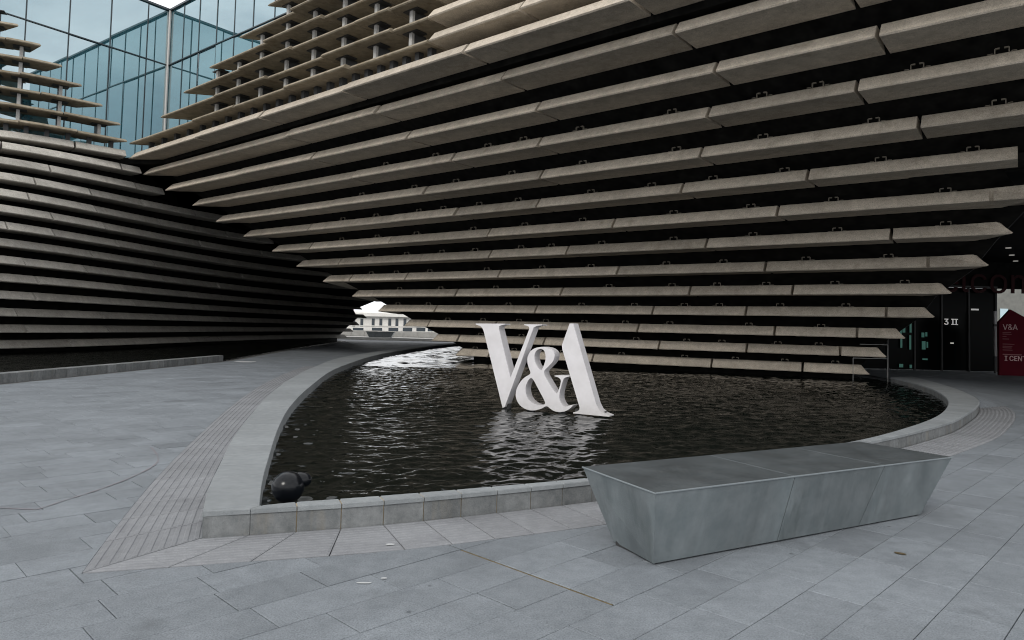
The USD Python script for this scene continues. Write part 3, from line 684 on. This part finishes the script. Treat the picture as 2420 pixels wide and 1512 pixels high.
letter('ampersand', [(1062, 838), (1120, 780), (1185, 715), (1212, 650), (1208, 595), (1172, 552), (1110, 528), (1040, 522), (965, 537), (908, 577), (876, 640), (869, 700), (885, 770), (915, 845), (900, 868), (845, 895), (785, 955), (743, 1030), (725, 1105), (735, 1175), (770, 1240), (830, 1288), (900, 1312), (975, 1312), (1050, 1290), (1112, 1252), (1150, 1285), (1195, 1317), (1255, 1335), (1325, 1329), (1385, 1303), (1432, 1258), (1436, 1245), (1415, 1243), (1375, 1262), (1342, 1268), (1310, 1250), (1280, 1195), (1268, 1150), (1272, 1090), (1300, 985), (1322, 915), (1350, 900), (1398, 892), (1398, 880), (1208, 876), (1208, 888), (1262, 902), (1290, 935), (1288, 970), (1262, 1060), (1238, 1105), (1215, 1090), (1150, 985)], 
       [[(1035, 545), (990, 562), (962, 610), (958, 670), (978, 735), (1010, 790), (1045, 822), (1066, 780), (1092, 715), (1101, 650), (1092, 590), (1068, 555)],
        [(930, 893), (880, 940), (853, 1005), (848, 1075), (868, 1150), (915, 1210), (985, 1247), (1055, 1250), (1098, 1232), (1082, 1180), (1010, 1050)]], smooth=2)
for x in (580, 880, 1270, 1480, 1780):
    s, _ = on_face(x, 1300); p = LB0 + ldir * s + lnorm * 0.14
    put('foot', bx(p[0], p[1], 0.0, 0.12, 0.12, 0.26, math.atan2(ldir[1], ldir[0])), 'dark_steel', sculpt)

# ------------------------------------------------------------ round black pond light
lamp = thing('pond_light', 'round glossy black light fitting in the near left corner of the pond', 'light fitting')
lc = at_depth(681, 1149, 5.80)
R0 = 0.132
body = trimesh.creation.icosphere(4, R0); body.vertices[:, 2] = np.where(body.vertices[:, 2] < 0, body.vertices[:, 2] * 1.05, body.vertices[:, 2] * 0.92)
body.apply_translation(lc); put('housing', body, 'black_gloss', lamp, smooth=True)
neck = trimesh.creation.icosphere(3, 0.072); neck.vertices *= [1.25, 1, 0.9]; neck.apply_translation(lc + [0.085, 0.06, 0.042]); put('side_lobe', neck, 'black_gloss', lamp, smooth=True)
put('stem', trimesh.creation.cylinder(0.05, 0.4, 16, transform=trimesh.transformations.translation_matrix([lc[0], lc[1], lc[2] - 0.25])), 'dark_steel', lamp, smooth=30)

# ------------------------------------------------------------ entrance under the overhang
ent = thing('entrance_front', 'dark glazed museum entrance in deep shade under the overhang', 'entrance')
EY = 36.0
exl, exr = 12.5, at_z(2355, EY, 3)[0]
put('upper_wall', bx((exl + 46) / 2, EY + 0.15, 5.1, 46 - exl, 0.3, 1.5), 'dark_concrete', ent)
cols = np.linspace(exl, exr, 10)
for i in range(9):
    c = (cols[i] + cols[i + 1]) / 2; w = cols[i + 1] - cols[i] - 0.08
    put('glass_pane', bx(c, EY + 0.1, 2.18, w, 0.03, 4.3), 'dark_glass', ent)
    put('mullion', bx(cols[i + 1], EY + 0.08, 2.2, 0.08, 0.14, 4.4), 'dark_steel', ent)
put('head_rail', bx((exl + exr) / 2, EY - 0.04, 4.40, exr - exl, 0.12, 0.08), 'dark_steel', ent)
def lit(u0, u1, v0, v1, matn, name='lit_panel', Y=EY - 0.02, e=0.03):
    a, b = at_depth(u0, v0, Y), at_depth(u1, v1, Y)
    put(name, bx((a[0] + b[0]) / 2, Y, (a[2] + b[2]) / 2, abs(b[0] - a[0]), e, abs(a[2] - b[2])), matn, ent)
for q in ((2127, 2131, 756, 790), (2133, 2139, 754, 786), (2128, 2132, 800, 822), (2150, 2154, 756, 786), (2149, 2153, 792, 826), (2178, 2184, 786, 797), (2187, 2191, 785, 795), (2179, 2187, 806, 826), (2190, 2193, 808, 822), (2125, 2134, 860, 868), (2150, 2155, 862, 870), (2180, 2192, 847, 851)):
    lit(*q, 'lit_teal')
lit(2295, 2313, 729.5, 733.5, 'lit_white', 'strip_light'); lit(2172, 2177, 725, 730, 'lit_white', 'strip_light')
lit(2246, 2254, 845 - 36, 849 - 36, 'lit_spot', 'exit_lamp')
t = meshkit.text_mesh('3 II', 0.30, 0.02, bold=True); t.apply_transform(trimesh.transformations.rotation_matrix(math.pi / 2, [1, 0, 0])); p = at_depth(2230, 767, EY - 0.06); t.apply_translation(p); put('lit_number', t, 'lit_white', ent)
for u, v in ((2383, 586), (2391, 603), (2400, 617), (2404, 630), (2225, 593), (2300, 640)):
    d = ray(u, v); p = d * ((5.70 - EYE) / d[2]); p[2] += EYE
    put('downlight', trimesh.creation.cylinder(0.11, 0.03, 16, transform=trimesh.transformations.translation_matrix(p)), 'lit_spot', ent)
welcome = thing('welcome_sign', 'dark red welcome lettering over the entrance, half lost in shade', 'sign')
wt = meshkit.text_mesh('welcome', 1.28, 0.06)
xs = np.array(wt.vertices)
wl = xs[:, 0].max(); 
wt.apply_transform(trimesh.transformations.rotation_matrix(math.pi / 2, [1, 0, 0]))
wt.apply_scale([1.0, 1, 1]); pw = at_depth(2261, 690, EY - 0.08)
wt.apply_translation([pw[0] - 0.31 * wl, EY - 0.06, pw[2]]); put('letters', wt, 'sign_red', welcome)

banner = thing('red_banner', 'dark red gabled information board at the right edge under the overhang', 'board')
BP = ground(2362, 887); by = BP[1]
poly = Polygon([(0, 0), (0, 2.52), (0.55, 3.12), (2.4, 2.15), (2.4, 0)])
m = extrude(poly, 0, 0.14); v = np.array(m.vertices); m.vertices = np.column_stack([BP[0] + v[:, 0], by + v[:, 2], v[:, 1]]); m.fix_normals(); put('board', m, 'banner_red', banner)
def print_on(text, x, z, h, matn, bold=False):
    t = meshkit.text_mesh(text, h, 0.006, bold=bold); t.apply_transform(trimesh.transformations.rotation_matrix(math.pi / 2, [1, 0, 0])); t.apply_translation([BP[0] + x, by - 0.002, z]); put('print', t, matn, banner)
print_on('V&A', 0.16, 2.16, 0.26, 'banner_print')
print_on('I CENT', 0.24, 0.70, 0.22, 'banner_print', True)
for i, (z, w) in enumerate(((2.02, 0.40), (1.95, 0.42), (1.84, 0.18), (1.72, 0.30), (1.48, 0.55), (1.38, 0.45), (1.30, 0.42), (1.20, 0.46), (0.99, 0.9))):
    put('print_line', bx(BP[0] + 0.16 + w / 2, by - 0.003, z, w, 0.006, 0.022 if z > 1 else 0.05), 'banner_faint', banner)

slot_panel = thing('daylight_slot', 'slim pale panel standing in for a slot of daylight right of the entrance glazing', 'slot_panel')  # pale panel in place of a gap with daylight behind it
a, b = at_depth(2349, 735, 35), at_depth(2355, 842, 35)
put('panel', bx((a[0] + b[0]) / 2, 35, (a[2] + b[2]) / 2 , 0.13, 0.08, a[2] - b[2], bev=0.01), 'white_paint', slot_panel)
put('stem', bx((a[0] + b[0]) / 2, 35.02, b[2] / 2, 0.1, 0.06, b[2]), 'dark_steel', slot_panel)
put('cap', bx((a[0] + b[0]) / 2, 35.0, a[2] - 0.72, 0.2, 0.1, 0.12), 'dark_steel', slot_panel)

frame = thing('metal_barrier', 'thin pale metal frame barrier at the right end of the pond', 'barrier')
FY = 24.6
fa, fb, fc = at_depth(2098, 815, FY), at_depth(2032, 814, FY), at_depth(2098, 848, FY)
zb = 0.05
put('upright', bx(fa[0], FY, (fa[2] + zb) / 2, 0.022, 0.022, fa[2] - zb), 'rail_metal', frame)
put('upright', bx(at_depth(2016, 860, FY)[0], FY, (fc[2] + zb) / 2, 0.018, 0.018, fc[2] - zb), 'rail_metal', frame)
put('rail', bx((fa[0] + fb[0]) / 2, FY, fa[2], fa[0] - fb[0], 0.02, 0.022), 'rail_metal', frame)
put('rail', bx((fa[0] + at_depth(2016, 860, FY)[0]) / 2, FY, fc[2], fa[0] - at_depth(2016, 860, FY)[0], 0.02, 0.022), 'rail_metal', frame)

# ------------------------------------------------------------ daylight beyond the passage
far = thing('far_building', 'low pale building with a row of dark windows seen through the passage', 'building')
FYB = 112.0
def fpt(u, v): return at_depth(u, v, FYB)
roof_z, base_z = fpt(930, 749)[2], -0.05
x0, x1 = fpt(760, 760)[0], fpt(1110, 760)[0]
put('wall', bx((x0 + x1) / 2, FYB + 4, (roof_z + base_z) / 2, x1 - x0, 8, roof_z - base_z), 'pale_render', far)
put('roof', hullmesh([[x, y, z] for x in (x0 - 0.4, x1 + 0.4) for y, z in ((FYB - 0.7, roof_z + 0.004), (FYB - 0.7, roof_z + 0.55), (FYB + 8.4, roof_z + 0.55), (FYB + 8.4, roof_z + 0.004), (FYB + 3, roof_z + 0.95))]), 'pale_render', far)
put('string_course', bx((x0 + x1) / 2, FYB - 0.06, fpt(930, 771)[2], x1 - x0, 0.12, 0.10), 'pale_render', far)
for u in (836, 855, 882, 900, 921, 938, 957, 975, 996, 1014, 1034):
    c = fpt(u, 762); put('window', bx(c[0], FYB - 0.03, c[2], 0.46, 0.06, 1.25), 'window_glass', far)
for ua, ub in ((834, 859), (879, 903), (918, 941), (952, 974), (984, 1005), (1011, 1032), (1038, 1058)):
    c, c2 = fpt(ua, 778.5), fpt(ub, 778.5); put('ground_window', bx((c[0] + c2[0]) / 2, FYB - 0.02, c[2], c2[0] - c[0], 0.04, 0.55), 'window_glass', far)
lowwall = thing('terrace_wall', 'low white panelled wall in daylight beyond the passage', 'wall')
WY = 84.0
za = at_depth(950, 783, WY)[2]
px = np.linspace(at_depth(770, 790, WY)[0], at_depth(1110, 790, WY)[0], 12)
for i in range(11):
    put('panel', bx((px[i] + px[i + 1]) / 2, WY, (za - 0.05) / 2, px[i + 1] - px[i] - 0.04, 0.3, za + 0.05), 'pale_render', lowwall)
PZ = 0.27
put('plinth', bx((px[0] + px[-1]) / 2, WY - 2.4, PZ / 2 - 0.02, px[-1] - px[0], 4.4, PZ + 0.04), 'pale_render', lowwall)
fb2 = thing('bench', 'small grey trapezoid bench far off in the daylight beyond the passage', 'bench')
BY = WY - 3.6
ca, cb = at_depth(865, 783.5, BY), at_depth(931, 783.5, BY)
zt2, zl = ca[2], PZ
put('body_panel', hullmesh([[x, y, z] for x, z in ((ca[0], zt2), (cb[0], zt2), (ca[0] + 0.35, zl), (cb[0] - 0.35, zl)) for y in (BY, BY + 0.9)]), 'bench_zinc', fb2, tone=1.0)
put('top_panel', hullmesh([[x, y, z] for x in (ca[0] - 0.02, cb[0] + 0.02) for y in (BY - 0.02, BY + 0.92) for z in (zt2, zt2 + 0.03)]), 'bench_zinc', fb2, tone=0.6)
sidebld = thing('street_building', 'pale building glimpsed above the red board', 'building')
p = at_depth(2400, 720, 70)
put('wall', bx(p[0] + 3, 74, 3.5, 10, 8, 7.1), 'glass_dimmed_render', sidebld)
for k in range(3): put('window', bx(p[0] - 1.2 + k * 1.6, 69.97, 4.4 - 0.9 * (k % 2), 0.8, 0.06, 1.0), 'coated_glass', sidebld)

# ------------------------------------------------------------ small things lying about
def scrap(u, v, sx, sy, rot, name, label, cat_, matn, z=0.006):
    p = ground(u, v); n = 9; a = np.linspace(0, 2 * math.pi, n, endpoint=False); r = np.array([rng.uniform(0.7, 1.0) for _ in a])
    poly = Polygon(np.column_stack([np.cos(a) * r * sx, np.sin(a) * r * sy])); m = extrude(poly, z, z + 0.004)
    m.apply_transform(trimesh.transformations.rotation_matrix(rot, [0, 0, 1])); m.apply_translation([p[0], p[1], 0]); tag(put(name, m, matn), label, cat_)
scrap(922, 1290, 0.036, 0.016, 0.1, 'paper_scrap', 'white paper scrap on the ribbed pavers before the pond wall', 'litter', 'paper', z=0.0095)
scrap(862, 1380, 0.055, 0.008, 0.05, 'paper_scrap', 'long thin white scrap on the slabs below the ribbed pavers', 'litter', 'paper')
scrap(908, 1369, 0.022, 0.009, 0.1, 'paper_scrap', 'small white scrap just right of the long thin scrap', 'litter', 'paper')
scrap(2128, 1310, 0.055, 0.022, -0.6, 'dry_leaf', 'brown dead leaf on the paving right of the bench', 'leaf', 'leaf_brown')
scrap(578, 855, 0.55, 0.5, 0.0, 'drain_cover', 'pale flat cover on the path past the end of the kerb', 'cover', 'paper')  # pale colour stands for sun glint on a metal cover

cp = np.array([ground(u, v) for u, v in ((-60, 1196), (0, 1201), (83, 1205), (160, 1181), (233, 1158), (293, 1136), (345, 1112), (370, 1095), (373, 1081), (357, 1058))])
tt = np.linspace(0, 1, len(cp)); tf = np.linspace(0, 1, 50)
cf = np.column_stack([PchipInterpolator(tt, cp[:, 0])(tf), PchipInterpolator(tt, cp[:, 1])(tf)])
ct = np.gradient(cf, axis=0); ct /= np.linalg.norm(ct, axis=1, keepdims=True); cn = np.stack([-ct[:, 1], ct[:, 0]], 1)
cw = np.array([rng.uniform(0.003, 0.014) for _ in tf])[:, None]
tag(put('chalk_line', strip(np.column_stack([cf - cn * cw, np.full(50, 0.005)]), np.column_stack([cf + cn * cw, np.full(50, 0.005)])), 'chalk_pink'),
    'faded pink chalk line curving over the slabs left of the ribbed pavers', 'chalk line')
